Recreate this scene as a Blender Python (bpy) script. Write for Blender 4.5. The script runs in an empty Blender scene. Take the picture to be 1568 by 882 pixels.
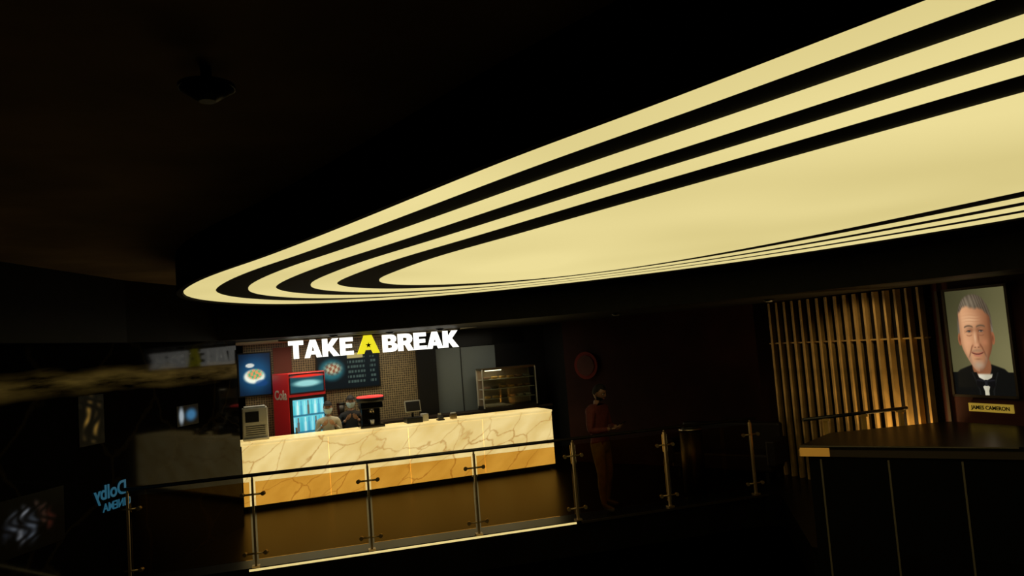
import bpy, math, random
from mathutils import Vector, Matrix
random.seed(3)
S=bpy.context.scene
S.view_settings.view_transform='Standard'
S.view_settings.look='None'
S.view_settings.exposure=0; S.view_settings.gamma=1
COL=S.collection
def lin(c):
    c=max(0,c)/255.0
    return c/12.92 if c<=0.04045 else ((c+0.055)/1.055)**2.4
def L(r,g,b): return (lin(r),lin(g),lin(b),1)
# ---------------------------------------------------------------- materials
def newmat(n):
    m=bpy.data.materials.new(n); m.use_nodes=True
    nt=m.node_tree; return m,nt,nt.nodes['Principled BSDF'],nt.nodes['Material Output']
def pmat(n,col,rough=.5,metal=0,emit=None,es=0,noise=0,nscale=8,spec=.5,coat=0):
    m,nt,b,o=newmat(n)
    b.inputs['Base Color'].default_value=col
    b.inputs['Roughness'].default_value=rough
    b.inputs['Metallic'].default_value=metal
    b.inputs['Specular IOR Level'].default_value=spec
    b.inputs['Coat Weight'].default_value=coat
    if noise:
        t=nt.nodes.new('ShaderNodeTexNoise'); t.inputs['Scale'].default_value=nscale; t.inputs['Detail'].default_value=5
        tc=nt.nodes.new('ShaderNodeTexCoord'); nt.links.new(tc.outputs['Object'],t.inputs['Vector'])
        r=nt.nodes.new('ShaderNodeValToRGB')
        r.color_ramp.elements[0].position=.3; r.color_ramp.elements[1].position=.7
        r.color_ramp.elements[0].color=tuple(x*(1-noise) for x in col[:3])+(1,)
        r.color_ramp.elements[1].color=tuple(x*(1+noise) for x in col[:3])+(1,)
        nt.links.new(t.outputs['Fac'],r.inputs['Fac']); nt.links.new(r.outputs['Color'],b.inputs['Base Color'])
    if emit:
        b.inputs['Emission Color'].default_value=emit; b.inputs['Emission Strength'].default_value=es
    return m
M={}
def mk(n,*a,**k): M[n]=pmat(n,*a,**k)
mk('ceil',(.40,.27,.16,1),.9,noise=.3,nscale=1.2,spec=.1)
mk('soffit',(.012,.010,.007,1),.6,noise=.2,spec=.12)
mk('barceil',(.34,.32,.25,1),.7,spec=.2)
mk('drum',(.004,.003,.003,1),.8,spec=.1)
mk('black',(.006,.006,.006,1),.45,spec=.3)
mk('blackgloss',(.005,.005,.005,1),.12)
mk('deskglass',(.008,.007,.005,1),.3,spec=.18)
mk('wallback',(.017,.005,.004,1),.7,noise=.3,nscale=2,spec=.08)
mk('maroon',(.045,.012,.010,1),.6,noise=.2,nscale=2,spec=.15)
mk('darkbrown',(.03,.018,.010,1),.5)
mk('brass',(.7,.42,.12,1),.4,.3)
mk('brass_glow',(.8,.42,.08,1),.4,.1,emit=(.8,.36,.05,1),es=.14)  # emission stands in for light caught by the brass desk end
mk('steel',(.35,.28,.18,1),.3,1)
mk('postmetal',(.36,.25,.12,1),.35,.8)
mk('mullion',(.13,.105,.07,1),.5,.2)
mk('darksteel',(.05,.045,.04,1),.4,.8)
mk('slat',(.42,.26,.09,1),.42,.5,noise=.25,nscale=5)
mk('floor',(.004,.0035,.0025,1),.3,noise=.4,nscale=2,spec=.07)
mk('lower',(.06,.052,.04,1),.5)
mk('red',(.55,.02,.02,1),.35,emit=(.5,.02,.02,1),es=.12)
mk('redwall',(.16,.03,.015,1),.6)
mk('white',(.7,.7,.66,1),.5)
mk('offwhite',(.55,.53,.45,1),.5)
mk('greywall',(.14,.165,.16,1),.5)
mk('casein',(.36,.28,.2,1),.5)
mk('signwhite',(.9,.9,.85,1),.4,emit=(1,.98,.88,1),es=1.5)
mk('signyellow',(.9,.75,.05,1),.4,emit=(.85,.75,.02,1),es=1.0)
mk('redglow',(.8,.05,.05,1),.4,emit=(1,.06,.05,1),es=1.0)
mk('dimred',(.10,.010,.007,1),.6,spec=.1)
mk('glowstrip',(.9,.8,.5,1),.4,emit=L(250,225,150),es=.75)
mk('warmlamp',(.9,.85,.6,1),.4,emit=(1,.85,.5,1),es=3)
mk('skin',(.48,.27,.17,1),.5)
mk('skindark',(.20,.095,.055,1),.5)
mk('hair',(.01,.008,.006,1),.7,spec=.15)
mk('eyewhite',(.6,.6,.56,1),.3)
mk('shirt_maroon',(.10,.021,.018,1),.8,noise=.2,nscale=20,spec=.2)
mk('khaki',(.145,.11,.06,1),.8,noise=.2,nscale=15,spec=.2)
mk('shoe',(.06,.05,.04,1),.5)
mk('mask',(.55,.7,.72,1),.7)
mk('uniform',(.02,.02,.024,1),.7)
mk('uniform_cream',(.7,.64,.5,1),.8)
mk('lips',(.25,.08,.06,1),.5)
mk('reflection_blue',(.02,.06,.09,1),.3,emit=L(50,120,150),es=.35)  # blue glow of the mirrored lettering, a painted reflection
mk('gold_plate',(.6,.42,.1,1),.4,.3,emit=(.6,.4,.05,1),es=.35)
mk('leather',(.012,.008,.007,1),.45,spec=.2)
# ceiling light acrylic
m,nt,b,o=newmat('light_acrylic'); M['acrylic']=m
tc=nt.nodes.new('ShaderNodeTexCoord'); t=nt.nodes.new('ShaderNodeTexNoise'); t.inputs['Scale'].default_value=.45; t.inputs['Detail'].default_value=1
r=nt.nodes.new('ShaderNodeValToRGB'); r.color_ramp.elements[0].position=.3; r.color_ramp.elements[1].position=.7
r.color_ramp.elements[0].color=L(217,201,134); r.color_ramp.elements[1].color=L(236,220,152)
nt.links.new(tc.outputs['Object'],t.inputs['Vector']); nt.links.new(t.outputs['Fac'],r.inputs['Fac'])
nt.links.new(r.outputs['Color'],b.inputs['Emission Color']); b.inputs['Emission Strength'].default_value=1
b.inputs['Base Color'].default_value=(.02,.02,.02,1); b.inputs['Roughness'].default_value=.8
# marble
def marble(name,base,vein,es,scale=1.0,thin=.05,rot=.6,gloss=.2,big=None,zs=.45,spec=.5,vs=1.5,reflection_band=False):
    m,nt,b,o=newmat(name); N=nt.nodes.new; K=nt.links.new
    tc=N('ShaderNodeTexCoord'); m0=N('ShaderNodeMapping'); m0.inputs['Rotation'].default_value=(0,rot,0)
    mp=N('ShaderNodeMapping'); mp.inputs['Scale'].default_value=(scale,scale,scale*zs)
    K(tc.outputs['Object'],m0.inputs['Vector']); K(m0.outputs[0],mp.inputs['Vector'])
    n=N('ShaderNodeTexNoise'); n.inputs['Scale'].default_value=1.6; n.inputs['Detail'].default_value=6
    K(mp.outputs[0],n.inputs['Vector'])
    mx=N('ShaderNodeMixRGB'); mx.blend_type='LINEAR_LIGHT'; mx.inputs[0].default_value=.25
    K(mp.outputs[0],mx.inputs[1]); K(n.outputs['Color'],mx.inputs[2])
    v=N('ShaderNodeTexVoronoi'); v.feature='DISTANCE_TO_EDGE'; v.inputs['Scale'].default_value=vs
    K(mx.outputs[0],v.inputs['Vector'])
    r1=N('ShaderNodeValToRGB'); r1.color_ramp.elements[0].color=(1,1,1,1); r1.color_ramp.elements[1].color=(0,0,0,1); r1.color_ramp.elements[1].position=thin
    K(v.outputs['Distance'],r1.inputs['Fac'])
    r2=N('ShaderNodeValToRGB'); r2.color_ramp.elements[0].position=.35; r2.color_ramp.elements[1].position=.7
    r2.color_ramp.elements[0].color=base; r2.color_ramp.elements[1].color=big or tuple(x*.7 for x in base[:3])+(1,)
    K(n.outputs['Fac'],r2.inputs['Fac'])
    n2=N('ShaderNodeTexNoise'); n2.inputs['Scale'].default_value=1.1; K(mp.outputs[0],n2.inputs['Vector'])
    mu=N('ShaderNodeMath'); mu.operation='MULTIPLY'; K(r1.outputs['Color'],mu.inputs[0]); K(n2.outputs['Fac'],mu.inputs[1])
    mu2=N('ShaderNodeMath'); mu2.operation='MULTIPLY'; mu2.inputs[1].default_value=1.2; mu2.use_clamp=True; K(mu.outputs[0],mu2.inputs[0])
    mix=N('ShaderNodeMixRGB'); K(mu2.outputs[0],mix.inputs[0]); K(r2.outputs['Color'],mix.inputs[1]); mix.inputs[2].default_value=vein
    out=mix.outputs[0]
    if reflection_band:  # golden reflection smear on the glossy wall, painted into the marble colour
        sx=N('ShaderNodeSeparateXYZ'); K(tc.outputs['Object'],sx.inputs[0])
        mp2=N('ShaderNodeMapping'); mp2.inputs['Scale'].default_value=(.9,.9,7); K(tc.outputs['Object'],mp2.inputs['Vector'])
        n3=N('ShaderNodeTexNoise'); n3.inputs['Scale'].default_value=1.2; n3.inputs['Detail'].default_value=8; K(mp2.outputs[0],n3.inputs['Vector'])
        n4=N('ShaderNodeTexNoise'); n4.inputs['Scale'].default_value=.8; K(tc.outputs['Object'],n4.inputs['Vector'])
        a=N('ShaderNodeMath'); a.operation='MULTIPLY_ADD'; K(n4.outputs['Fac'],a.inputs[0]); a.inputs[1].default_value=.25; K(sx.outputs['Z'],a.inputs[2])
        rz=N('ShaderNodeValToRGB'); 
        mr=N('ShaderNodeMapRange'); mr.inputs['From Min'].default_value=2.32; mr.inputs['From Max'].default_value=2.66; K(a.outputs[0],mr.inputs['Value'])
        e=rz.color_ramp.elements; e[0].color=(0,0,0,1); e[1].color=(0,0,0,1); q=rz.color_ramp.elements.new(.5); q.color=(1,1,1,1)
        K(mr.outputs[0],rz.inputs['Fac'])
        rn=N('ShaderNodeValToRGB'); rn.color_ramp.elements[0].position=.36; rn.color_ramp.elements[1].position=.66; K(n3.outputs['Fac'],rn.inputs['Fac'])
        mm=N('ShaderNodeMath'); mm.operation='MULTIPLY'; K(rz.outputs['Color'],mm.inputs[0]); K(rn.outputs['Color'],mm.inputs[1])
        mg=N('ShaderNodeMixRGB'); K(mm.outputs[0],mg.inputs[0]); K(out,mg.inputs[1]); mg.inputs[2].default_value=(.75,.58,.28,1); out=mg.outputs[0]
    K(out,b.inputs['Base Color'])
    if es>0: K(out,b.inputs['Emission Color']); b.inputs['Emission Strength'].default_value=es
    b.inputs['Roughness'].default_value=gloss; b.inputs['Specular IOR Level'].default_value=spec
    M[name]=m; return m
marble('onyx',L(246,220,150),L(178,126,56),.88,1.0,.022,.62,.3,L(224,192,116),zs=2.2,vs=1.05,spec=.3)
marble('darkmarble',(.0035,.003,.003,1),(.025,.018,.009,1),0,.5,.03,1.0,.06,(.005,.004,.004,1),zs=1.6,spec=.08,reflection_band=True)
# mosaic back wall
m,nt,b,o=newmat('mosaic'); M['mosaic']=m; N=nt.nodes.new; K=nt.links.new
tc=N('ShaderNodeTexCoord'); v=N('ShaderNodeTexVoronoi'); v.inputs['Scale'].default_value=22; v.inputs['Randomness'].default_value=.15
K(tc.outputs['Object'],v.inputs['Vector']); r=N('ShaderNodeValToRGB'); r.color_ramp.elements[0].color=(.05,.037,.02,1); r.color_ramp.elements[1].color=(.34,.26,.14,1)
r.color_ramp.elements[0].position=.25; r.color_ramp.elements[1].position=.6
K(v.outputs['Distance'],r.inputs['Fac']); K(r.outputs['Color'],b.inputs['Base Color']); b.inputs['Roughness'].default_value=.4
# tinted glass
def glass(name,col,ior=1.45,rough=.02):
    m=bpy.data.materials.new(name); m.use_nodes=True; nt=m.node_tree; nt.nodes.clear(); N=nt.nodes.new; K=nt.links.new
    o=N('ShaderNodeOutputMaterial'); tr=N('ShaderNodeBsdfTransparent'); tr.inputs[0].default_value=col
    g=N('ShaderNodeBsdfGlossy'); g.inputs['Roughness'].default_value=rough; g.inputs[0].default_value=(.8,.8,.8,1)
    fr=N('ShaderNodeFresnel'); fr.inputs['IOR'].default_value=ior; mx=N('ShaderNodeMixShader')
    K(fr.outputs[0],mx.inputs[0]); K(tr.outputs[0],mx.inputs[1]); K(g.outputs[0],mx.inputs[2]); K(mx.outputs[0],o.inputs[0]); M[name]=m
glass('amberglass',(.85,.67,.36,1),1.3)
glass('clearglass',(.9,.95,.95,1))
def vcmat(name,es,base=1):
    m,nt,b,o=newmat(name); a=nt.nodes.new('ShaderNodeVertexColor'); a.layer_name='Col'
    if base: nt.links.new(a.outputs['Color'],b.inputs['Base Color'])
    else: b.inputs['Base Color'].default_value=(.004,.004,.004,1)
    nt.links.new(a.outputs['Color'],b.inputs['Emission Color'])
    b.inputs['Emission Strength'].default_value=es; b.inputs['Roughness'].default_value=.4; b.inputs['Specular IOR Level'].default_value=.2; M[name]=m
vcmat('pic_lit',.9,0); vcmat('pic_screen',.85); vcmat('pic_dim',.5,0)
# ---------------------------------------------------------------- builders
def empty(name,loc=(0,0,0),rot=0):
    e=bpy.data.objects.new(name,None); COL.objects.link(e); e.location=loc; e.rotation_euler=(0,0,rot); e.empty_display_size=.1; return e
def meshobj(name,verts,faces,mat=None,parent=None,smooth=False):
    me=bpy.data.meshes.new(name); me.from_pydata([tuple(v) for v in verts],[],faces); me.update()
    ob=bpy.data.objects.new(name,me); COL.objects.link(ob)
    if mat:
        for mm in (mat if isinstance(mat,list) else [mat]): me.materials.append(M[mm])
    if parent: ob.parent=parent
    if smooth:
        for p in me.polygons: p.use_smooth=True
    return ob
def box(name,c,s,mat,parent=None,bevel=0,rz=0,baked=False):
    x,y,z=[k/2 for k in s]
    v=[(-x,-y,-z),(x,-y,-z),(x,y,-z),(-x,y,-z),(-x,-y,z),(x,-y,z),(x,y,z),(-x,y,z)]
    if baked: v=[(a+c[0],b+c[1],d+c[2]) for a,b,d in v]
    f=[(0,3,2,1),(4,5,6,7),(0,1,5,4),(1,2,6,5),(2,3,7,6),(3,0,4,7)]
    o=meshobj(name,v,f,mat,parent); o.rotation_euler[2]=rz
    if not baked: o.location=c
    if bevel:
        b=o.modifiers.new('b','BEVEL'); b.width=bevel; b.segments=2
    return o
def cyl(name,c,r,h,mat,parent=None,n=24,r2=None,axis='z'):
    r2=r if r2 is None else r2
    v=[];f=[]
    for i in range(n):
        a=2*math.pi*i/n; v.append((r*math.cos(a),r*math.sin(a),-h/2))
    for i in range(n):
        a=2*math.pi*i/n; v.append((r2*math.cos(a),r2*math.sin(a),h/2))
    f=[(i,(i+1)%n,n+(i+1)%n,n+i) for i in range(n)]; f.append(tuple(range(n-1,-1,-1))); f.append(tuple(range(n,2*n)))
    o=meshobj(name,v,f,mat,parent); o.location=c
    if axis=='x': o.rotation_euler=(0,math.pi/2,0)
    if axis=='y': o.rotation_euler=(math.pi/2,0,0)
    for p in o.data.polygons:
        if len(p.vertices)==4: p.use_smooth=True
    return o
def tube(name,p0,p1,r,mat,parent=None,n=12):
    p0=Vector(p0);p1=Vector(p1);d=p1-p0
    o=cyl(name,(p0+p1)/2,r,d.length,mat,parent,n); o.rotation_mode='QUATERNION'; o.rotation_quaternion=d.to_track_quat('Z','Y'); return o
def prism(name,pts,z0,z1,mat,parent=None):
    n=len(pts); v=[(x,y,z0) for x,y in pts]+[(x,y,z1) for x,y in pts]
    f=[(i,(i+1)%n,n+(i+1)%n,n+i) for i in range(n)]+[tuple(range(n-1,-1,-1)),tuple(range(n,2*n))]
    return meshobj(name,v,f,mat,parent)
def wall(name,p,q,z0,z1,mat,thick=.1,side=1):
    p=Vector(p);q=Vector(q);d=(q-p).normalized();n=Vector((-d.y,d.x))*thick*side
    return prism(name,[p,q,q+n,p+n],z0,z1,mat)
def picture(name,w,h,nx,ny,fn,mat,parent=None,loc=(0,0,0)):
    v=[];f=[];cols=[]
    for j in range(ny+1):
        for i in range(nx+1):
            u=i/nx;t=j/ny; v.append(((u-.5)*w,0,(t-.5)*h)); c=fn(u,t); cols.append((lin(c[0]),lin(c[1]),lin(c[2]),1))
    for j in range(ny):
        for i in range(nx):
            a=j*(nx+1)+i; f.append((a,a+1,a+nx+2,a+nx+1))
    o=meshobj(name,v,f,mat,parent); o.location=loc
    ca=o.data.color_attributes.new('Col','FLOAT_COLOR','POINT')
    for i,c in enumerate(cols): ca.data[i].color=c
    return o
def sm(a,b,x):
    t=max(0,min(1,(x-a)/(b-a))); return t*t*(3-2*t)
def ell(u,v,cu,cv,ru,rv,soft=.15):
    d=math.hypot((u-cu)/ru,(v-cv)/rv); return 1-sm(1-soft,1+soft,d)
def mixc(a,b,t): return tuple(a[i]*(1-t)+b[i]*t for i in range(3))
def gs(x,w): return math.exp(-(x/w)**2)
def g2(u,v,cu,cv,ru,rv): return math.exp(-((u-cu)/ru)**2-((v-cv)/rv)**2)
def text(name,body,size,mat,parent=None,loc=(0,0,0),rot=(math.pi/2,0,0),ext=.005,off=0,mirror=False,align='CENTER'):
    c=bpy.data.curves.new(name,'FONT'); c.body=body; c.size=size; c.extrude=ext; c.offset=off; c.align_x=align
    t=bpy.data.objects.new(name,c); COL.objects.link(t)
    dg=bpy.context.evaluated_depsgraph_get(); me=bpy.data.meshes.new_from_object(t.evaluated_get(dg)); bpy.data.objects.remove(t)
    me.materials.clear(); me.materials.append(M[mat])
    o=bpy.data.objects.new(name,me); COL.objects.link(o); o.location=loc; o.rotation_euler=rot
    if mirror: o.scale.x=-1
    if parent: o.parent=parent
    return o
# ---------------------------------------------------------------- camera
f=1150.0;p=math.atan(84/1150);rr=math.radians(4.3)
Fw=Vector((0,math.cos(p),math.sin(p)));X=Vector((1,0,0));U0=X.cross(Fw)
R=math.cos(rr)*X-math.sin(rr)*U0;U=math.sin(rr)*X+math.cos(rr)*U0
cd=bpy.data.cameras.new('camera'); cam=bpy.data.objects.new('camera',cd); COL.objects.link(cam)
mt=Matrix((R,U,-Fw)).transposed().to_4x4(); mt.translation=Vector((0,0,2.45)); cam.matrix_world=mt
cd.sensor_width=36; cd.lens=36*f/1568; S.camera=cam
# ---------------------------------------------------------------- room shell
slab=[(-9,7.64),(-3.4,9.19),(3.42,11.10),(3.62,10.95),(3.04,8.36),(4.76,7.26),(9,5.0),(9,20),(-9,20)]
prism('floor',slab,-.45,0,'floor')
prism('floor_lower',[(-9,-4),(9,-4),(9,20),(-9,20)],-4.7,-4.5,'lower')
prism('ceiling',[(-9,-4),(9,-4),(9,20),(-9,20)],3.55,3.65,'ceil')
wall('wall_back',(.95,15.3),(4.45,12.45),0,2.8,'wallback')
wall('wall_left',(-4.3,11.55),(-5.4,4.07),-.45,2.8,'darkmarble',.25,-1)
wall('wall_right',(4.25,12.5),(6.6,6.46),0,2.8,'maroon',.12,1)
wall('wall_front',(-9,-4),(9,-4),-4.5,3.55,'black',.1,-1)
wall('wall_side_left',(-9,-4),(-9,20),-4.5,3.55,'black',.1,1)
wall('wall_side_right',(9,-4),(9,20),-4.5,3.55,'black',.1,-1)
wall('wall_far',(-9,20),(9,20),-4.5,3.55,'black',.1,1)
inn=[(-4.7,2),(-4.7,6),(-4.65,9),(-4.3,10.9),(-3.4,11.55),(-2.4,11.6),(-1,11.45),(.5,11.0),(1.9,10.3),(3.0,9.5),(4.0,8.55),(4.8,7.5),(5.4,6.3),(5.9,4.6),(6.2,2.5)]
outp=[(-9,2),(-9,6),(-9,10),(-9,14),(-7,19.9),(-4.5,19.9),(-2,19.9),(1,19.9),(3,19.9),(6,19.9),(9,17),(9,13),(9,10),(9,6),(9,2.5)]
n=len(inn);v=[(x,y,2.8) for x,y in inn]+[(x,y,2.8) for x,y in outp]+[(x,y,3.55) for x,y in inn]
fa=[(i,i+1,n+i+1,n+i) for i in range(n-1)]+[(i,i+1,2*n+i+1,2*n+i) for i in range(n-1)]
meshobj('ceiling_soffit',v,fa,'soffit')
# ---------------------------------------------------------------- oval ceiling light
pairs=[((2.8,-.3),(3.0,1.25)),((1.8,.75),(2.3,2.05)),((.99,1.75),(1.86,2.62)),((.5,2.38),(1.39,3.28)),((.03,2.93),(.9,3.97)),((-.57,3.74),(.49,4.55)),((-1.19,4.56),(.03,5.23)),((-1.75,5.27),(-.41,5.84)),((-2.22,5.81),(-.75,6.38)),((-2.72,6.46),(-1.1,7.05)),((-3.23,7.32),(-1.33,7.55)),((-3.46,8.12),(-1.38,7.95)),((-3.43,8.95),(-1.25,8.35)),((-3.13,9.85),(-.95,8.65)),((-2.4,10.42),(-.6,8.85)),((-1.25,10.63),(0,8.97)),((.14,10.28),(.65,8.85)),((1.40,9.61),(1.35,8.4)),((2.45,8.84),(2.0,7.65)),((3.25,8.02),(2.55,6.75)),((3.88,7.16),(2.95,5.95)),((4.45,6.25),(3.4,4.89)),((5.2,4.4),(3.9,3.6)),((5.6,2.4),(4.1,2.4)),((5.3,.3),(3.9,1.4)),((4.2,-.7),(3.5,1.1))]
def catmull(pts,k=6):
    o=[];n=len(pts)
    for i in range(n):
        a,b,c,d=[Vector(pts[(i+j)%n]) for j in(-1,0,1,2)]
        for s in range(k):
            t=s/k; o.append(.5*((2*b)+(c-a)*t+(2*a-5*b+4*c-d)*t*t+(3*b-a-3*c+d)*t**3))
    for _ in range(10): o=[(o[i-1]+o[i]*2+o[(i+1)%len(o)])/4 for i in range(len(o))]
    return o
def contour(fr): return catmull([tuple(Vector(a).lerp(Vector(b),fr)) for a,b in pairs])
lamp=empty('oval_ceiling_light')
def band(name,c0,c1,z0,z1,mat):
    n=len(c0); v=[(q.x,q.y,z0) for q in c0]+[(q.x,q.y,z0) for q in c1]+[(q.x,q.y,z1) for q in c0]+[(q.x,q.y,z1) for q in c1]
    fa=[]
    for i in range(n):
        j=(i+1)%n; fa+=[(i,n+i,n+j,j),(i,j,2*n+j,2*n+i),(n+i,3*n+i,3*n+j,n+j)]
    return meshobj(name,v,fa,mat,lamp)
for k,(fa0,fb0) in enumerate([(0,.16),(.325,.465),(.645,.78)]):
    band('ring_%d'%(k+1),contour(fa0),contour(fb0),3.19,3.205,'acrylic')
cc=contour(1); meshobj('centre_panel',[(q.x,q.y,3.19) for q in cc]+[(q.x,q.y,3.205) for q in cc],[tuple(range(len(cc)))]+[(i,(i+1)%len(cc),len(cc)+(i+1)%len(cc),len(cc)+i) for i in range(len(cc))],'acrylic',lamp)
c0=contour(-.035); n=len(c0)
meshobj('housing',[(q.x,q.y,3.2) for q in c0]+[(q.x,q.y,3.55) for q in c0],[tuple(range(n))]+[(i,(i+1)%n,n+(i+1)%n,n+i) for i in range(n)],'drum',lamp)
band('rim',contour(-.035),contour(-.006),3.175,3.2,'drum')
e=empty('smoke_detector',(-1.07,2.71,3.55)); cyl('stem',(0,0,-.04),.02,.08,'black',e); cyl('dome',(0,0,-.105),.03,.05,'black',e,r2=.1,n=32); cyl('disc',(0,0,-.075),.1,.015,'black',e,n=32)
e=empty('ceiling_sprinkler',(.02,4.5,3.55)); cyl('stem',(0,0,-.02),.012,.04,'darksteel',e); cyl('plate',(0,0,-.045),.035,.01,'steel',e)
for (x,y) in [(-2.9,12.0),(-2.1,12.6),(-1.3,13.0),(1.6,11.8),(3.6,10.6)]:
    e=empty('ceiling_downlight',(x,y,2.79)); cyl('trim_ring',(0,0,-.012),.07,.024,'darksteel',e); cyl('lens',(0,0,-.028),.045,.01,'offwhite',e)
# ---------------------------------------------------------------- snack bar (local frame s,t)
TH=math.atan2(.365,.931); P0=Vector((-4.66,12.56,0)); dS=Vector((.931,.365,0)); dT=Vector((-.365,.931,0))
def A(s,t,z=0): return P0+dS*s+dT*t+Vector((0,0,z))
def AE(name,s,t,z=0,rot=0): return empty(name,A(s,t,z),TH+rot)
e=AE('ceiling_snack_bar',1.9,.8); box('panel',(0,0,2.794),(4.4,2.4,.01),'barceil',e)
e=AE('wall_snack_bar',0,2.0)
box('mosaic_panel',(1.85,.06,1.4),(3.4,.1,2.78),'mosaic',e)
box('red_panel',(.86,.0,2.05),(.34,.03,1.3),'redwall',e)
box('dark_column',(3.72,.0,1.4),(.4,.25,2.78),'black',e)
box('grey_panel',(4.6,.06,1.22),(1.36,.1,2.44),'greywall',e)
box('panel_frame',(3.93,.03,1.22),(.04,.12,2.46),'darksteel',e)
box('panel_joint',(4.5,.005,1.22),(.015,.02,2.44),'black',e)
box('upper_dark',(4.9,.1,2.62),(2.2,.1,.34),'black',e)
box('right_panel',(6.0,.1,1.4),(1.5,.1,2.78),'black',e)
e=AE('wall_snack_bar_left',-.5,1.4); box('return',(0,0,1.4),(.9,1.2,2.8),'black',e)
e=AE('wall_snack_bar_right',6.5,1.3); box('return',(0,0,1.4),(.1,1.4,2.8),'black',e)
e=AE('snack_bar_counter',0,0)
nP=4; w=5.62/nP
for i in range(nP): box('marble_front_%d'%(i+1),(w*(i+.5),.03,.59),(w-.004,.06,1.0),'onyx',e,baked=True)
box('marble_top',(2.81,.36,1.10),(5.66,.74,.04),'onyx',e,.006,baked=True)
box('carcass',(2.81,.38,.58),(5.58,.64,1.0),'black',e)
box('plinth',(2.81,.40,.045),(5.5,.6,.09),'black',e)
box('end_panel',(5.61,.36,.59),(.04,.7,1.0),'onyx',e,baked=True)
e=AE('back_counter',0,1.68)
box('top',(4.0,0,1.08),(4.6,.5,.04),'darkbrown',e); box('cabinet',(4.0,.02,.53),(4.6,.46,1.06),'black',e)
for i in range(6): box('door_%d'%i,(2.1+.75*i,-.22,.55),(.7,.02,.9),'darkbrown',e)
# lit sign
sg=empty('take_a_break_sign',(-3.72,12.30,2.455),math.atan2(.365,.931))
G={'T':([(0,1),(.8,1),(.8,.76),(.54,.76),(.54,0),(.26,0),(.26,.76),(0,.76)],[],.8),
'A':([(0,0),(.32,1),(.62,1),(.94,0),(.66,0),(.61,.18),(.33,.18),(.28,0)],[[(.39,.38),(.55,.38),(.47,.7)]],.94),
'K':([(0,0),(0,1),(.28,1),(.28,.62),(.56,1),(.9,1),(.53,.54),(.93,0),(.6,0),(.36,.35),(.28,.26),(.28,0)],[],.93),
'E':([(0,0),(0,1),(.72,1),(.72,.77),(.28,.77),(.28,.62),(.66,.62),(.66,.4),(.28,.4),(.28,.23),(.74,.23),(.74,0)],[],.74),
'B':([(0,0),(0,1),(.5,1),(.66,.97),(.77,.88),(.8,.75),(.77,.62),(.66,.53),(.8,.45),(.86,.3),(.82,.13),(.7,.03),(.54,0)],[[(.28,.78),(.28,.61),(.44,.61),(.52,.65),(.52,.74),(.44,.78)],[(.28,.41),(.28,.22),(.47,.22),(.56,.26),(.56,.37),(.47,.41)]],.86),
'R':([(0,0),(0,1),(.5,1),(.68,.97),(.8,.87),(.84,.7),(.8,.53),(.67,.42),(.9,0),(.58,0),(.4,.36),(.28,.36),(.28,0)],[[(.28,.77),(.28,.58),(.45,.58),(.55,.62),(.55,.73),(.45,.77)]],.9),
'Y':([(0,0),(.4,1),(.82,1),(1.22,0),(.86,0),(.78,.2),(.44,.2),(.36,0)],[],1.22)}
def glyph(ch,x,h,mat,idx):
    o,hs,wd=G[ch]
    c=bpy.data.curves.new('letter','CURVE'); c.dimensions='2D'; c.fill_mode='BOTH'; c.extrude=.03
    for pl in [o]+hs:
        s=c.splines.new('POLY'); s.points.add(len(pl)-1); s.use_cyclic_u=True
        for i,(a,b) in enumerate(pl): s.points[i].co=(a*h,b*h,0,1)
    t=bpy.data.objects.new('t',c); COL.objects.link(t); dg=bpy.context.evaluated_depsgraph_get()
    me=bpy.data.meshes.new_from_object(t.evaluated_get(dg)); bpy.data.objects.remove(t); me.materials.clear(); me.materials.append(M[mat])
    ob=bpy.data.objects.new('letter_%d'%idx,me); COL.objects.link(ob); ob.parent=sg; ob.location=(x,0,0); ob.rotation_euler=(math.pi/2,0,0)
    return x+wd*h
hh=.295;x=0;i=0
for ch in 'TAKE': x=glyph(ch,x,hh,'signwhite',i)+.05*hh; i+=1
x+=.16*hh; xa=x
x=glyph('Y',x,hh*1.05,'signyellow',i)+.2*hh;i+=1
for ch in 'BREAK': x=glyph(ch,x,hh,'signwhite',i)+.05*hh; i+=1
st=[]
for k in range(10):
    a=math.pi/2+k*math.pi/5; q=.052 if k%2==0 else .021; st.append((q*math.cos(a),-.036,q*math.sin(a)))
o=meshobj('star',st,[tuple(range(10))],'black',sg); o.location=(xa+.61*hh*1.05,0,.14)
box('mounting_bar',(x/2-.05,.06,.315),(x+.2,.04,.03),'steel',sg)
# menu screens
def food1(u,v):
    c=(8,26,48); c=mixc(c,(20,70,110),ell(u,v,.5,.5,.5,.4,.6))
    n=math.sin(u*37+v*11)*math.sin(v*41-u*9)
    c=mixc(c,(225,235,225),ell(u,v,.48,.45,.33,.17,.2)); c=mixc(c,(60,150,90) if n>0 else (215,120,70),ell(u,v,.5,.5,.24,.12,.3)*.85)
    c=mixc(c,(240,240,230),ell(u,v,.35,.72,.14,.05,.2)*.8); c=mixc(c,(20,60,120),ell(u,v,.7,.28,.2,.08,.3)*.7)
    return c
def food2(u,v):
    c=(5,14,20); n=math.sin(u*70+v*11)*math.sin(v*31-u*19)
    c=mixc(c,(30,85,98),ell(u,v,.22,.55,.2,.3,.3)); c=mixc(c,(140,72,46) if n>0 else (185,170,140),ell(u,v,.24,.58,.13,.16,.5)*.8)
    if u>.48:
        row=int(v*14); 
        if .12<v<.88 and row%2==0:
            on=math.sin(row*7.3+int(u*60)*2.1)>-.2
            if on and (u<.78 or u>.86) and u<.95: c=mixc(c,(110,135,125),.45)
        if v>.84 and u<.75: c=(150,140,95)
    return c
e=AE('menu_screen',.34,1.93,2.22); box('casing',(0,.03,0),(.62,.05,.84),'black',e); picture('screen',.57,.79,40,50,food1,'pic_screen',e,(0,0,0))
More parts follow.
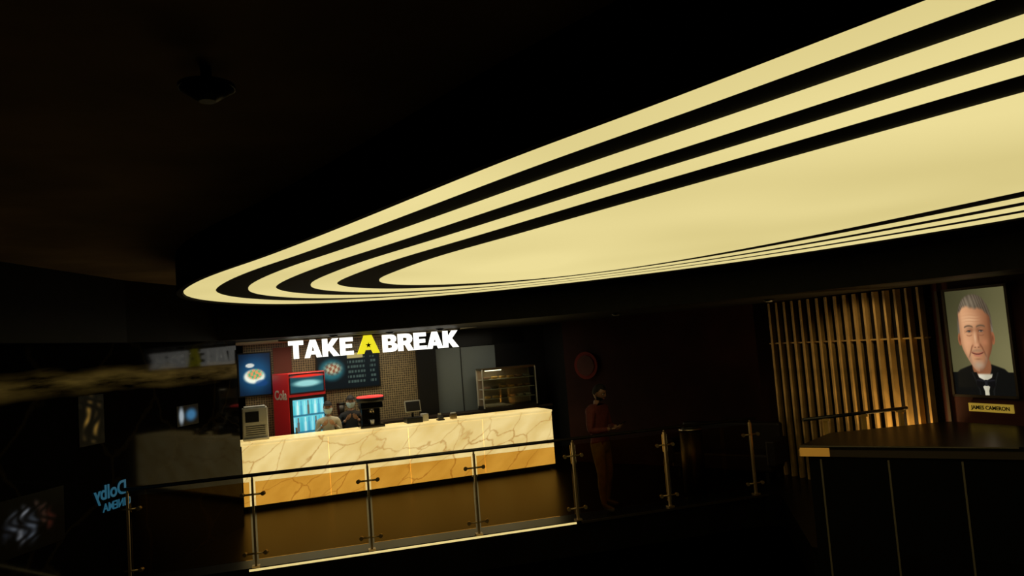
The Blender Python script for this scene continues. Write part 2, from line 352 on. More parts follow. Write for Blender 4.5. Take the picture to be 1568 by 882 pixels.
e=AE('menu_screen',2.12,1.93,2.15); box('casing',(0,.03,0),(1.26,.05,.74),'black',e); picture('screen',1.2,.69,96,56,food2,'pic_screen',e,(0,0,0))
# drinks fridge
fr=AE('drinks_fridge',1.13,1.47,0,math.radians(24))
box('body',(0,.06,1.1),(.78,.6,2.2),'red',fr,.02); box('feet',(0,.05,.02),(.7,.5,.04),'black',fr)
def hdr(u,v):
    c=(30,8,8); c=mixc(c,(20,60,75),1.0 if .04<u<.96 and .08<v<.92 else 0)
    c=mixc(c,(150,210,220),ell(u,v,.5,.5,.38,.16,.4)*.8); c=mixc(c,(200,40,30),ell(u,v,.5,.86,.5,.06,.3)); return c
picture('header',.74,.38,40,20,hdr,'pic_screen',fr,(0,-.245,1.99))
def bott(u,v):
    c=mixc((40,130,165),(110,205,225),v); s=v*5%1
    c=mixc(c,(20,70,100),.7 if s<.07 else 0)
    if s>.07:
        k=int(u*9); x=(u*9)%1; wdt=.36 if s<.65 else .16
        if abs(x-.5)<wdt and s<.9:
            pal=[(60,140,180),(150,220,235),(90,60,50),(60,170,190),(200,235,240)]
            c=mixc(c,pal[(k+int(v*5)*2)%5],.75)
    if v<.12: c=mixc(c,(30,80,90),.6)
    return c
picture('drinks_shelves',.66,1.54,72,90,bott,'pic_screen',fr,(0,-.243,.93))
for nm,c,s in [('door_frame_l',(-.355,-.255,.94),(.05,.03,1.6)),('door_frame_r',(.355,-.255,.94),(.05,.03,1.6)),('door_frame_t',(0,-.255,1.73),(.76,.03,.05)),('door_frame_b',(0,-.255,.14),(.76,.03,.06))]: box(nm,c,s,'black',fr)
box('handle',(-.29,-.285,1.0),(.025,.03,.4),'steel',fr)
text('side_logo','Cola',.24,'white',fr,(-.394,.05,1.72),(math.pi/2,0,-math.pi/2),.002,.006)
e=AE('juice_dispenser',.25,.5,1.12)
box('body',(0,.05,.29),(.42,.3,.52),'offwhite',e,.02); box('foot',(0,0,.02),(.42,.4,.04),'offwhite',e,.01); box('window',(-.05,-.103,.4),(.22,.01,.18),'black',e)
for k in range(5): box('vent_%d'%k,(0,-.103,.1+.035*k),(.32,.01,.012),'darksteel',e)
box('lid',(0,.05,.56),(.36,.26,.03),'white',e,.01)
e=AE('coffee_machine',2.24,.45,1.12)
box('base',(0,0,.03),(.44,.36,.06),'blackgloss',e,.01); box('column',(0,.08,.25),(.34,.2,.42),'blackgloss',e,.02); box('head',(0,-.02,.40),(.4,.3,.12),'blackgloss',e,.02)
cyl('ring_housing',(0,-.02,.50),.24,.08,'black',e,40,.26)
n=40;v=[];fa=[]
for i in range(n):
    a=2*math.pi*i/n
    for j in range(8):
        b2=2*math.pi*j/8; v.append(((.22+.022*math.cos(b2))*math.cos(a),(.22+.022*math.cos(b2))*math.sin(a)-.02,.55+.018*math.sin(b2)))
for i in range(n):
    for j in range(8): fa.append((i*8+j,((i+1)%n)*8+j,((i+1)%n)*8+(j+1)%8,i*8+(j+1)%8))
meshobj('lit_ring',v,fa,'redglow',e,True)
cyl('group_head',(0,-.12,.31),.04,.08,'steel',e); tube('handle',(0,-.14,.28),(0,-.28,.26),.014,'black',e); cyl('cup',(0,-.12,.1),.03,.08,'white',e,r2=.04)
e=AE('blender',1.88,1.62,1.10)
cyl('base',(0,0,.08),.08,.16,'blackgloss',e,r2=.065); cyl('jug',(0,0,.28),.055,.24,'darksteel',e,r2=.08); cyl('lid',(0,0,.42),.08,.04,'black',e)
e=AE('cash_register',3.02,.45,1.12)
box('base',(0,0,.05),(.3,.3,.1),'black',e,.01); tube('stand',(0,.02,.1),(0,.0,.22),.02,'black',e); o=box('screen',(0,-.02,.3),(.3,.025,.22),'offwhite',e,.01); o.rotation_euler[0]=-.3
o=box('screen_face',(0,-.036,.3),(.26,.008,.18),'darksteel',e); o.rotation_euler[0]=-.3; box('printer',(.22,.02,.07),(.12,.18,.14),'offwhite',e,.01)
e=AE('card_terminal',3.5,.3,1.12); o=box('body',(0,0,.05),(.09,.16,.05),'darksteel',e,.01); o.rotation_euler[0]=.3; box('paper',(0,.05,.1),(.06,.005,.06),'white',e); box('cradle',(0,0,.012),(.12,.16,.024),'black',e)
e=AE('napkin_holder',3.75,.3,1.12); box('shell',(0,0,.05),(.12,.1,.1),'steel',e,.01); box('napkins',(0,0,.105),(.09,.07,.03),'white',e)
e=AE('food_display_case',5.35,1.62,1.10)
box('bottom',(0,0,.04),(1.2,.4,.08),'darksteel',e); box('top',(0,0,.84),(1.2,.4,.04),'steel',e); box('back',(0,.19,.44),(1.2,.02,.8),'casein',e)
for sx in(-.59,.59):
    for sy in(-.19,.19): box('post',(sx,sy,.44),(.025,.025,.8),'offwhite',e)
for k in range(3):
    box('shelf',(0,0,.22+.2*k),(1.14,.34,.012),'offwhite',e)
    for j in range(6): box('pastry',(-.45+.18*j,-.02,.255+.2*k),(.12,.14,.05),random.choice(['offwhite','brass','khaki','skin']),e,.015)
box('lamp',(-.3,-.05,.81),(.34,.1,.02),'warmlamp',e); box('glass',(0,-.2,.44),(1.18,.006,.76),'clearglass',e)
# ---------------------------------------------------------------- people
def skin_mesh(name,joints,edges,root,sub=2):
    keys=list(joints); idx={k:i for i,k in enumerate(keys)}
    me=bpy.data.meshes.new(name); me.from_pydata([joints[k][:3] for k in keys],[(idx[a],idx[b]) for a,b in edges],[]); me.update()
    o=bpy.data.objects.new(name,me); COL.objects.link(o)
    o.modifiers.new('s','SKIN')
    if not me.skin_vertices: 
        bpy.context.view_layer.objects.active=o; bpy.ops.mesh.customdata_skin_add()
    sv=me.skin_vertices[0].data
    for k in keys: sv[idx[k]].radius=(joints[k][3],joints[k][4]); sv[idx[k]].use_root=(k==root)
    ss=o.modifiers.new('u','SUBSURF'); ss.levels=sub; ss.render_levels=sub
    dg=bpy.context.evaluated_depsgraph_get(); m2=bpy.data.meshes.new_from_object(o.evaluated_get(dg)); bpy.data.objects.remove(o)
    for q in m2.polygons: q.use_smooth=True
    m2.name=name; return m2
def head(parent,c,yaw,pitch,skin,hair='hair',mask=False,cap=None,beard=False):
    h=empty('head',c); h.parent=parent; h.rotation_euler=(pitch,0,yaw)
    nu,nv=40,30; v=[];fa=[]
    def pt(th,ph,g=1.0):
        x=math.cos(ph)*math.sin(th); y=math.cos(ph)*math.cos(th); z=math.sin(ph)
        px=.076*x; py=.096*y; pz=.118*z
        if z<0:
            px*=1-.32*z*z; py*=1-.12*z*z if y>0 else 1-.3*z*z
        if y>0:
            fx=px/.076; 
            py+=.024*math.exp(-((fx)/.17)**2)*math.exp(-((pz+.018)/.022)**2)
            py+=.010*math.exp(-((fx)/.14)**2)*math.exp(-((pz-.008)/.02)**2)
            py-=.010*(math.exp(-((fx-.42)/.2)**2)+math.exp(-((fx+.42)/.2)**2))*math.exp(-((pz-.008)/.014)**2)
            py+=.006*math.exp(-((fx)/.4)**2)*math.exp(-((pz+.055)/.012)**2)
            py+=.008*math.exp(-((fx)/.35)**2)*math.exp(-((pz+.1)/.018)**2)
            py+=.004*math.exp(-((pz-.03)/.012)**2)
        return Vector((px*g,py*g,pz*g))
    for j in range(nv+1):
        for i in range(nu): v.append(pt(2*math.pi*i/nu,-math.pi/2+math.pi*j/nv))
    for j in range(nv):
        for i in range(nu): fa.append((j*nu+i,j*nu+(i+1)%nu,(j+1)*nu+(i+1)%nu,(j+1)*nu+i))
    meshobj('skull',v,fa,skin,h,True)
    def shell(name,cond,g,mat):
        fs=[q for q in fa if all(cond(v[k]) for k in q)]
        vv=[w*g for w in v]; o=meshobj(name,vv,fs,mat,h,True); s=o.modifiers.new('so','SOLIDIFY'); s.thickness=.008; s.offset=0; return o
    shell('hair',lambda w: w.z>.062 or (w.y<.01 and w.z>-.045) or (w.y<.03 and w.z>.02),1.07,hair)
    if beard: shell('beard',lambda w: w.z<-.045 and w.y>0 and not(w.z>-.066 and abs(w.x)<.02),1.03,hair)
    if mask: shell('face_mask',lambda w: w.y>.0 and -.1<w.z<.0,1.10,'mask')
    for sx in(-1,1):
        for nm,r,yy,mt_ in[('eye',.0125,.079,'eyewhite'),('iris',.006,.0895,'hair')]:
            o=cyl(nm,(sx*.031,yy,.008),r,.006,mt_,h,12,axis='y')
        o=box('brow',(sx*.031,.092,.03),(.034,.008,.007),hair,h,.002)
        ear=cyl('ear',(sx*.077,-.005,-.008),.026,.014,skin,h,14,r2=.02,axis='x'); ear.scale=(1.25,.75,1)
    box('lips',(0,.093,-.056),(.042,.012,.012),'lips',h,.004)
    if cap:
        shell('cap',lambda w: w.z>.05,1.15,cap); o=cyl('cap_visor',(0,.1,.062),.075,.008,cap,h,24); o.scale=(1,.9,1)
    return h
def hand(parent,wr,direction,palmn,skin,grip=.9,side=1):
    d=Vector(direction).normalized(); nrm=Vector(palmn).normalized(); lat=d.cross(nrm).normalized()*side; wr=Vector(wr)
    J={'w':(*wr,.024,.018),'p':(*(wr+d*.045),.033,.017),'k':(*(wr+d*.08),.034,.014)}
    m=skin_mesh('palm',J,[('w','p'),('p','k')],'w',1); o=bpy.data.objects.new('palm',m); COL.objects.link(o); o.parent=parent; m.materials.append(M[skin])
    for k,(lo,ln) in enumerate([(-.028,.068),(-.009,.078),(.010,.072),(.027,.056)]):
        b=wr+d*.07+lat*lo; ang=0; pts=[b]; 
        for seg,fr_ in enumerate([.3,.42,.33,.27]):
            if seg>0: ang+=grip*(.75 if seg==1 else .8)
            dr=d*math.cos(ang)+nrm*math.sin(ang); pts.append(pts[-1]+dr*ln*fr_)
        J={i:(*q,.0095-.0009*i,.0095-.0009*i) for i,q in enumerate(pts)}
        m=skin_mesh('finger',J,[(i,i+1) for i in range(4)],0,1); o=bpy.data.objects.new('finger_%d'%(k+1),m); COL.objects.link(o); o.parent=parent; m.materials.append(M[skin])
    pts=[wr+d*.025-lat*.02, wr+d*.045-lat*.045+nrm*.008, wr+d*.07-lat*.052+nrm*.025, wr+d*.09-lat*.045+nrm*.04]
    J={i:(*q,.012-.0012*i,.012-.0012*i) for i,q in enumerate(pts)}
    m=skin_mesh('thumb',J,[(i,i+1) for i in range(3)],0,1); o=bpy.data.objects.new('thumb',m); COL.objects.link(o); o.parent=parent; m.materials.append(M[skin])
def person(name,loc,yaw,ht,pose,mats,bulk=1.0,**hk):
    e=empty(name,loc,yaw); k=ht/1.75
    def g(key,t):
        bb=bulk if key[:2] not in('nk','ne','wr','an','fo','to') else 1
        return (t[0]*k,t[1]*k,t[2]*k,t[3]*k*bb,t[4]*k*bb)
    J={'pel':(0,0,.93,.155,.105),'bel':(0,.0,1.07,.135,.095),'che':(0,-.01,1.26,.165,.11),'upc':(0,-.02,1.38,.13,.09),'nek':(0,-.015,1.47,.055,.055),'nk2':(0,.005,1.54,.05,.052)}
    E=[('pel','bel'),('bel','che'),('che','upc'),('upc','nek'),('nek','nk2')]
    for sd,sx in(('l',-1),('r',1)):
        P=pose[sd]
        J['sh'+sd]=(sx*.185,-.015,1.39,.07,.07); J['el'+sd]=(*P['el'],.045,.045); J['fa'+sd]=(*(Vector(P['el']).lerp(Vector(P['wr']),.35)),.042,.042); J['wr'+sd]=(*P['wr'],.027,.025)
        J['hi'+sd]=(sx*.09,0,.85,.092,.092); J['kn'+sd]=(*P['kn'],.064,.067); J['ca'+sd]=(P['an'][0]*.4+P['kn'][0]*.6,P['an'][1]*.4+P['kn'][1]*.6-.015,.37,.06,.062)
        J['an'+sd]=(*P['an'],.042,.045); t=P['toe']; J['fo'+sd]=(P['an'][0]*.4+t[0]*.6,P['an'][1]*.4+t[1]*.6,.045,.045,.032); J['to'+sd]=(t[0],t[1],.035,.038,.026)
        E+=[('upc','sh'+sd),('sh'+sd,'el'+sd),('el'+sd,'fa'+sd),('fa'+sd,'wr'+sd),('pel','hi'+sd),('hi'+sd,'kn'+sd),('kn'+sd,'ca'+sd),('ca'+sd,'an'+sd),('an'+sd,'fo'+sd),('fo'+sd,'to'+sd)]
    J={a:g(a,b) for a,b in J.items()}
    m=skin_mesh('body',J,E,'pel',2)
    for q in mats: m.materials.append(M[q])
    for q in m.polygons:
        c=q.center/k; i=0
        if c.z<.1: i=3
        elif c.z<.93: i=1
        if c.z>1.475 and abs(c.x)<.09: i=2
        for sd in'lr':
            w=Vector(pose[sd]['wr']); 
            if (c-w).length<.06 and c.z>.6: i=2
        q.material_index=i
    o=bpy.data.objects.new('body',m); COL.objects.link(o); o.parent=e
    head(e,Vector(hk.pop('hc',(0,.03,1.64)))*k,hk.pop('hyaw',0),hk.pop('hpitch',0),mats[2],**hk)
    for sd,sx in(('l',-1),('r',1)):
        P=pose[sd]; w=Vector(P['wr'])*k; hand(e,w,P.get('hd',Vector(P['wr'])-Vector(P['el'])),P['pn'],mats[2],P.get('grip',.7),P.get('side',1))
    return e
stand={'l':dict(el=(-.27,.02,1.12),wr=(-.07,.24,1.14),kn=(-.12,.03,.49),an=(-.15,-.05,.08),toe=(-.18,.12),pn=(.6,.2,.7),hd=(.35,.9,.1),side=-1),
       'r':dict(el=(.27,.0,1.12),wr=(.09,.23,1.13),kn=(.12,.06,.49),an=(.14,.06,.08),toe=(.17,.23),pn=(-.6,.2,.7),hd=(-.4,.9,.1),side=1)}
man=person('man_with_phone',(1.10,10.9,0),math.radians(-125),1.77,stand,['shirt_maroon','khaki','skindark','shoe'],1.15,hpitch=-.38,beard=True,hc=(0,.045,1.63))
ph=box('phone',(0,.35,1.2),(.075,.15,.009),'blackgloss',man,.003); ph.rotation_euler=(.5,0,0)
work={'l':dict(el=(-.24,-.02,1.16),wr=(-.12,.17,1.30),kn=(-.11,.03,.49),an=(-.11,-.03,.08),toe=(-.13,.14),pn=(.3,.2,1),grip=.5,side=-1),
      'r':dict(el=(.24,-.02,1.16),wr=(.12,.17,1.30),kn=(.11,.03,.49),an=(.11,-.03,.08),toe=(.13,.14),pn=(-.3,.2,1),grip=.5,side=1)}
a=A(1.56,1.08); person('snack_bar_worker',(a.x,a.y,0),TH+math.pi-.1,1.60,work,['uniform_cream','uniform','skin','shoe'],hpitch=-.05,mask=True,cap='uniform')
a=A(2.02,1.3); person('snack_bar_worker',(a.x,a.y,0),TH+math.pi-.1,1.66,work,['uniform','uniform','skin','shoe'],hpitch=-.05,mask=True,cap='uniform')
# ---------------------------------------------------------------- glass balustrade
rb=empty('glass_balustrade'); r0=Vector((-3.32,9.24,0)); r1=Vector((3.31,11.11,0)); rd=(r1-r0).normalized(); rn=Vector((-rd.y,rd.x,0)); ra=math.atan2(rd.y,rd.x)
sp=1.378
pos=[r0+rd*sp*k for k in range(-1,6)]
for k,q in enumerate(pos):
    box('post_%d'%k,q+Vector((0,0,.52)),(.026,.045,1.04),'postmetal',rb,rz=ra)
    box('foot_%d'%k,q+Vector((0,0,.01)),(.09,.09,.02),'postmetal',rb,rz=ra)
    tube('clamp_hi_%d'%k,q-rd*.12+Vector((0,0,.86)),q+rd*.12+Vector((0,0,.86)),.012,'postmetal',rb)
    tube('clamp_lo_%d'%k,q-rd*.12+Vector((0,0,.16)),q+rd*.12+Vector((0,0,.16)),.012,'postmetal',rb)
    for sgn in(-1,1):
        for zz in(.16,.86): cyl('button_%d'%k,q+rd*.12*sgn+Vector((0,0,zz)),.025,.05,'postmetal',rb,12,axis='y')
    tube('bracket_%d'%k,q+Vector((0,0,1.03)),q+Vector((0,0,1.08)),.012,'postmetal',rb)
tube('handrail',pos[0]-rd*.35+Vector((0,0,1.09)),pos[-1]+rd*.1+Vector((0,0,1.09)),.022,'darksteel',rb,16)
for k in range(len(pos)-1):
    c=(pos[k]+pos[k+1])/2; box('pane_%d'%k,c+Vector((0,0,.55)),(sp-.07,.012,.92),'amberglass',rb,rz=ra)
e=empty('trim_1'); c=(r0+rd*2.0)-rn*.085; 
box('edge_strip',c+Vector((0,0,-.012)),(4.15,.02,.022),'glowstrip',e,rz=ra)  # glowing strip along the slab edge
c=r0+rd*5.6-rn*.085; box('edge_metal',c+Vector((0,0,-.012)),(2.9,.02,.03),'steel',e,rz=ra)
# ---------------------------------------------------------------- reception desk (right)
dk=empty('reception_desk')
pl=[(3.01,8.34),(3.65,9.08),(5.2,9.3),(6.35,6.9),(6.0,6.48),(4.74,7.26)]
prism('top',pl,1.06,1.10,'deskglass',dk)
c=Vector((4.3,8.1))
def inset(pts,k): return [tuple(Vector(q).lerp(c,k)) for q in pts]
prism('top_fascia',inset(pl,.012),.98,1.06,'darkbrown',dk)
prism('body',inset(pl,.06),-.45,.98,'blackgloss',dk)
a=Vector((3.01,8.34,0));b=Vector((4.74,7.26,0)); dd=(b-a).normalized(); an=math.atan2(dd.y,dd.x)
nn=Vector((dd.y,-dd.x,0))
box('brass_end',a+dd*.15+Vector((0,0,1.03)),(.3,.03,.09),'brass_glow',dk,rz=an)
box('edge_trim',a+dd*1.0+nn*.004+Vector((0,0,1.093)),(2.0,.01,.012),'mullion',dk,rz=an)
a2=Vector((3.65,9.08,0)); d2=(a2-a).normalized(); box('brass_side',a+d2*.3+Vector((-.006,0,1.02)),(.6,.02,.07),'brass',dk,rz=math.atan2(d2.y,d2.x))
cl=empty('desk_glass_cladding')
for k in range(4):
    q=a+dd*(.2+.66*k)+Vector((0,0,-1.08))
    box('mullion_%d'%k,q-nn*.03,(.018,.03,4.06),'mullion',cl,rz=an)
    if k<3: box('panel_%d'%k,q-nn*.03+dd*.33,(.64,.012,4.06),'blackgloss',cl,rz=an)
e=empty('side_balustrade')
q0=Vector((3.75,9.45,0));q1=Vector((4.85,9.75,0))
for k in range(3):
    q=q0.lerp(q1,k/2); box('post_%d'%k,q+Vector((0,0,.6)),(.05,.05,1.2),'brass',e)
    box('cap_%d'%k,q+Vector((0,0,1.21)),(.08,.08,.03),'brass',e)
tube('handrail',q0+Vector((-.3,-.08,1.24)),q1+Vector((.1,.03,1.24)),.022,'darksteel',e)
e=empty('litter_bin',(2.55,11.6,0)); cyl('body',(0,0,.46),.17,.92,'darksteel',e,28); cyl('rim',(0,0,.94),.18,.04,'steel',e,28); cyl('lid',(0,0,.97),.14,.03,'black',e,28)
e=empty('bench_sofa',(3.3,12.5,0),math.radians(-39)); box('seat',(0,0,.3),(1.7,.6,.28),'leather',e,.04); box('backrest',(0,.27,.62),(1.7,.16,.5),'leather',e,.04)
for sx in(-.85,.85): box('arm',(sx,0,.45),(.14,.62,.4),'leather',e,.03)
for sx in(-.75,.75):
    for sy in(-.22,.22): box('leg',(sx,sy,.08),(.05,.05,.16),'black',e)
e=empty('round_wall_sign',(1.36,14.93,1.9),math.atan2(-2.85,3.5)); cyl('disc',(0,-.02,0),.27,.04,'dimred',e,40,axis='y'); cyl('inner',(0,-.045,0),.2,.02,'maroon',e,40,axis='y')
# ---------------------------------------------------------------- slatted screen + portrait on right wall
w0=Vector((4.25,12.5,0)); wd=Vector((2.35,-6.04,0)).normalized(); wa=math.atan2(wd.y,wd.x); wn=Vector((wd.y,-wd.x,0))
def WP(q,off,z): return w0+wd*q+wn*off+Vector((0,0,z))
e=empty('slatted_screen')
for k in range(17):
    q=.1+2.85*k/16
    box('slat_%d'%k,WP(q,.07,1.39),(.035,.09,2.78),'slat',e,rz=wa)
box('back_board',WP(1.5,.005,1.39),(3.1,.01,2.78),'drum',e,rz=wa); box('cross_bar',WP(1.5,.05,2.12),(3.0,.06,.02),'slat',e,rz=wa)
def portrait(u,v):
    c=mixc((66,64,40),(124,118,80),.6*sm(.0,1,u)+.4*sm(1,.3,v))
    sh=.31-.24*abs(u-.50)**1.2-.35*max(0,u-.85)-.25*max(0,.12-u)
    jk=(11,12,12); jk=mixc(jk,(26,27,26),.6*g2(u,v,.16,.16,.12,.06))
    c=mixc(c,jk,1-sm(-.008,.012,v-sh))
    c=mixc(c,(140,88,58),ell(u,v,.49,.27,.155,.12,.08))
    x=u-.53
    # jacket closes over the sides of the neck, leaving a narrow shirt V
    vw=.035+.55*max(0,v-.04)
    if v<.215:
        c=mixc(c,mixc((196,190,166),(232,226,204),sm(.05,-.12,x)),(1-sm(vw-.008,vw+.008,abs(x)))*(1-sm(.185,.21,v)))
        c=mixc(c,(11,12,12),sm(vw-.004,vw+.010,abs(x)))
        c=mixc(c,(30,31,30),.8*gs(abs(x)-vw-.075,.012))
    for s in(-1,1):
        y=s*x; bw=.018+.30*y-.9*max(0,y-.11)
        if 0<y<.15: c=mixc(c,mixc((10,10,13),(40,40,46),.6*gs(v-.128-.1*y,.008)),1-sm(bw-.006,bw+.006,abs(v-.115)))
    if abs(x)<.022 and abs(v-.115)<.028: c=(30,30,35)
    cu=.45; hw=.262 if v>.52 else .262-.095*sm(.52,.22,v)**1.2
    fx=abs((u-cu)/hw); fy=abs((v-.53)/.315)
    hv=max(0,(v-.62)/.335); hx=abs(u-cu)/.292
    hd=(hv**2.3+hx**2.3)**(1/2.3)
    if v>.48:
        st=.5+.5*math.sin(((u-.3)*1.0+.45*(v-.6))*130+3*math.sin(u*19+v*9)); base=mixc((70,58,46),(146,132,110),.35*st+.5*g2(u,v,.38,.87,.16,.08))
        base=mixc(base,(150,140,122),.6*sm(.74,.58,v))
        a=(1-sm(.95,1.03,hd))*sm(.49,.58,v); c=mixc(c,base,a)
    for eu in(.178,.722): c=mixc(c,mixc((160,98,64),(110,62,40),gs(u-eu,.012)*gs(v-.53,.03)),ell(u,v,eu,.53,.032,.060,.15))
    d=(fx**2.2+fy**2.2)**(1/2.2) if v<.53 else fx
    hair=.815+.03*sm(.48,.30,u)-1.4*max(0,abs(u-.44)-.11)**1.5+.004*math.sin(u*75)
    a=(1-sm(.95,1.03,d))*(1-sm(hair-.018,hair+.022,v))
    if a>0:
        lit=sm(.80,.25,u)
        sk=mixc((128,76,48),(222,164,120),lit)
        sk=mixc(sk,(238,190,146),.6*g2(u,v,.38,.715,.14,.05))
        sk=mixc(sk,(234,170,128),.55*g2(u,v,.31,.495,.06,.035)); sk=mixc(sk,(200,130,92),.55*g2(u,v,.585,.495,.05,.035))
        sk=mixc(sk,(100,58,38),.55*sm(.72,1.02,fx if v>.53 else d)*(1.2 if u>cu else .55))
        for zf in(.695,.725,.755): sk=mixc(sk,(160,104,72),.5*gs(v-zf-.004*math.sin(u*22),.004)*g2(u,v,.43,.72,.14,.06))
        for eu,s in((.345,-1),(.545,1)):
            sk=mixc(sk,(112,66,44),.7*g2(u,v,eu-s*.02,.615,.060,.024))
            sk=mixc(sk,(92,74,58),.85*gs(v-(.643+.012*(1-((u-eu)/.07)**2)),.009)*sm(.085,.06,abs(u-eu)))
            q=(u-eu)/.042
            if abs(q)<1:
                up=.600+.009*(1-q*q); lo=.600-.006*(1-q*q)
                if lo<v<up: sk=mixc((176,162,142),(52,62,68),gs(u-eu-.004,.018)**2) if abs(u-eu-.004)>.007 else (18,18,20)
                sk=mixc(sk,(48,28,22),.9*gs(v-up,.004))
                sk=mixc(sk,(130,82,60),.5*gs(v-lo,.004))
            sk=mixc(sk,(238,184,142),.35*g2(u,v,eu,.624,.035,.006))
            sk=mixc(sk,(130,80,56),.6*gs(v-(.570-.01*(1-((u-eu)/.05)**2)),.006)*sm(.06,.03,abs(u-eu)))
            for kk in(-1,0,1): sk=mixc(sk,(140,90,62),.5*gs((v-.600)-kk*.35*abs(u-eu-s*.05)-kk*.004,.003)*g2(u,v,eu+s*.065,.6,.018,.03))
        sk=mixc(sk,(244,200,160),.6*g2(u,v,.435,.54,.018,.055)); sk=mixc(sk,(130,78,52),.7*g2(u,v,.490,.545,.016,.055))
        sk=mixc(sk,(232,170,130),.6*g2(u,v,.447,.470,.036,.020)); sk=mixc(sk,(118,68,46),.6*g2(u,v,.508,.470,.014,.020)); sk=mixc(sk,(150,92,64),.45*g2(u,v,.388,.468,.011,.017))
        for eu in(.420,.476): sk=mixc(sk,(64,34,24),.75*g2(u,v,eu,.450,.013,.005))
        for s in(-1,1):
            xx=.448+s*(.072+.62*max(0,.470-v)); sk=mixc(sk,(108,62,42),.7*gs(u-xx,.012)*sm(.335,.38,v)*sm(.485,.455,v))
        sk=mixc(sk,(150,118,92),.6*gs(v-(.418-1.2*(u-.448)**2),.014)*sm(.11,.08,abs(u-.448)))
        sk=mixc(sk,(176,158,136),.75*g2(u,v,.45,.280,.10,.040)); sk=mixc(sk,(150,122,98),.5*gs(abs(u-.45)-.13,.026)*g2(u,v,u,.34,.1,.05))
        m=(u-.448); mc=.383+1.8*m*m
        if abs(m)<.11:
            f=sm(.11,.08,abs(m)); sk=mixc(sk,(160,88,70),.7*f*gs(v-mc-.008,.006)); sk=mixc(sk,(74,32,28),f*gs(v-mc,.005)); sk=mixc(sk,(188,112,92),.8*f*gs(v-mc+.013,.009)*sm(.085,.04,abs(m)))
        sk=mixc(sk,(112,68,48),.45*g2(u,v,.448,.338,.05,.007))
        c=mixc(c,sk,a)
    return c
e=empty('framed_portrait',WP(3.68,.04,2.045),wa)
picture('picture',.78,1.27,160,240,portrait,'pic_lit',e,(0,-.012,0))
for nm,c,s in[('frame_l',(-.405,-.01,0),(.03,.05,1.33)),('frame_r',(.405,-.01,0),(.03,.05,1.33)),('frame_t',(0,-.01,.65),(.84,.05,.03)),('frame_b',(0,-.01,-.65),(.84,.05,.03)),('backing',(0,.012,0),(.82,.03,1.3))]: box(nm,c,s,'darkbrown',e)
e=empty('name_plate',WP(3.70,.02,1.255),wa); box('plate',(0,0,0),(.56,.02,.1),'gold_plate',e,.003); text('lettering','JAMES CAMERON',.062,'black',e,(0,-.012,-.02),(math.pi/2,0,0),.002,.0015)
box('trim_2',WP(3.15,.02,1.5),(.04,.03,2.4),'darkbrown',None,rz=wa)
# ---------------------------------------------------------------- left wall reflections, painted as glowing panels
lw0=Vector((-4.3,11.55,0)); lwd=Vector((-1.1,-7.48,0)).normalized(); lwn=Vector((-lwd.y,lwd.x,0))
la=math.atan2(-lwd.y,-lwd.x)
def LP(q,off,z): return lw0+lwd*q+lwn*off+Vector((0,0,z))
e=empty('cinema_sign_reflection',LP(2.93,.012,1.0),la); text('lettering','Dolby',.22,'reflection_blue',e,(0,0,.05),(math.pi/2,0,0),.003,.004,True); text('reflected_lettering_small','CINEMA',.13,'reflection_blue',e,(.1,0,-.09),(math.pi/2,0,0),.003,.002,True)  # reflected sign, modelled as mirrored glowing letters on the wall
def tvp(u,v):
    c=(0,0,0); c=mixc(c,(70,140,190),ell(u,v,.65,.5,.26,.3,.6)); c=mixc(c,(200,215,225),ell(u,v,.2,.5,.12,.4,.6)); return c
def pst(u,v):
    c=(0,0,0); e=1-sm(.35,1.0,math.hypot((u-.5)/.5,(v-.5)/.5))
    for (a,b,ra,rb,cl_) in [(.25,.6,.07,.22,(150,160,175)),(.42,.72,.05,.12,(190,195,205)),(.5,.4,.09,.25,(120,130,145)),(.68,.62,.05,.18,(140,90,70)),(.8,.45,.06,.2,(120,50,35)),(.36,.3,.05,.15,(170,175,185)),(.6,.8,.04,.08,(150,110,90)),(.15,.4,.05,.16,(90,100,120))]:
        c=mixc(c,cl_,ell(u+.02*math.sin(v*23),v,a,b,ra,rb,.7)*.7)
    n=.6+.4*math.sin(u*31+4*math.sin(v*13)); return mixc((0,0,0),c,e*n)
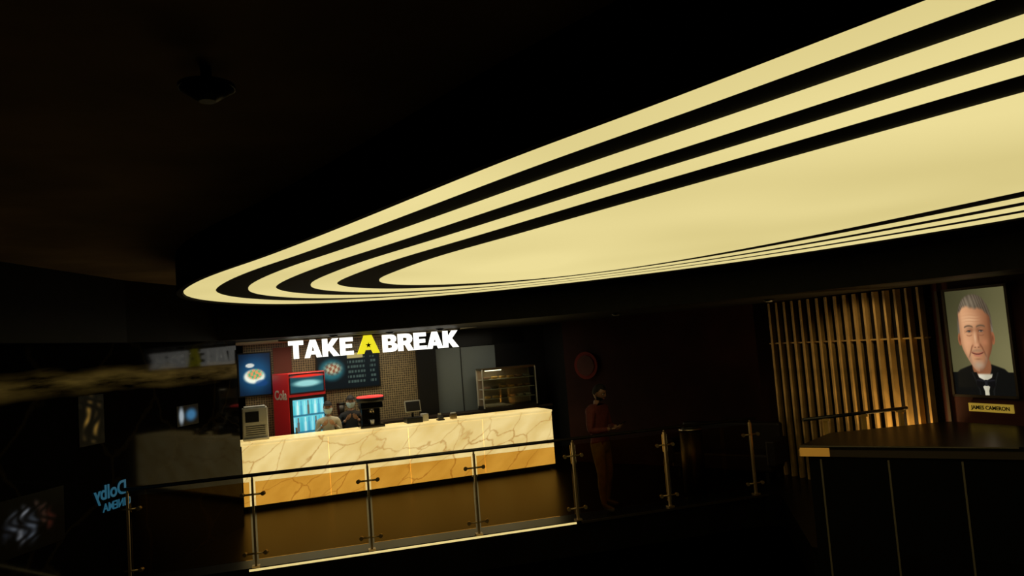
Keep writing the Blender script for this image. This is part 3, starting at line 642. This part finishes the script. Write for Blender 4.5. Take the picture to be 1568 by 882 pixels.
def gld(u,v):
    n=max(0,.5+.5*math.sin(u*9+5*math.sin(v*7)+v*13))*max(0,.5+.5*math.sin(u*15-v*6)); return mixc((0,0,0),(180,138,58),ell(u,v,.5,.5,.36,.38,.9)*n)
e=empty('screen_reflection',LP(1.36,.012,1.81),la); picture('screen',.5,.27,40,24,tvp,'pic_dim',e)  # reflection of a screen, painted on a dim glowing panel
e=empty('poster_reflection',LP(4.1,.012,1.05),la); picture('reflection_patch',.9,.55,80,50,pst,'pic_dim',e)  # reflection of a lit poster, painted on a dim glowing panel
e=empty('gold_reflection',LP(3.2,.012,1.95),la); picture('reflection_patch',.4,.55,40,54,gld,'pic_dim',e)  # golden reflection blob, painted on a dim glowing panel
# ---------------------------------------------------------------- lights
def area(name,loc,size,power,col,rot=(0,0,0),sy=None):
    l=bpy.data.lights.new(name,'AREA'); l.energy=power; l.color=col; l.size=size
    if sy: l.shape='RECTANGLE'; l.size_y=sy
    o=bpy.data.objects.new(name,l); COL.objects.link(o); o.location=loc; o.rotation_euler=rot; return o
area('snack_bar_lamp',A(1.9,.95,2.75),3.2,27,(1,.88,.62),(0,0,TH),.4)
area('display_lamp',A(4.8,1.0,2.75),1.2,8,(1,.9,.7),(0,0,TH),.4)
def spot(name,loc,tgt,en,size,col):
    l=bpy.data.lights.new(name,'SPOT'); l.energy=en; l.color=col; l.spot_size=size; l.spot_blend=.6; l.shadow_soft_size=.05
    o=bpy.data.objects.new(name,l); COL.objects.link(o); o.location=loc; o.rotation_euler=(tgt-loc).to_track_quat('-Z','Y').to_euler()
spot('slat_uplight',WP(2.75,.32,.5),WP(2.3,0,1.9),110,2.2,(1,.68,.26))
spot('slat_downlight',WP(2.4,.8,2.77),WP(2.0,0,1.6),24,1.8,(1,.75,.35))
spot('portrait_lamp',WP(3.68,.6,2.75),WP(3.68,0,1.9),8,1.2,(1,.8,.5))
w=bpy.data.worlds.new('world'); S.world=w; w.use_nodes=True; w.node_tree.nodes['Background'].inputs[0].default_value=(.01,.009,.007,1); w.node_tree.nodes['Background'].inputs[1].default_value=.3
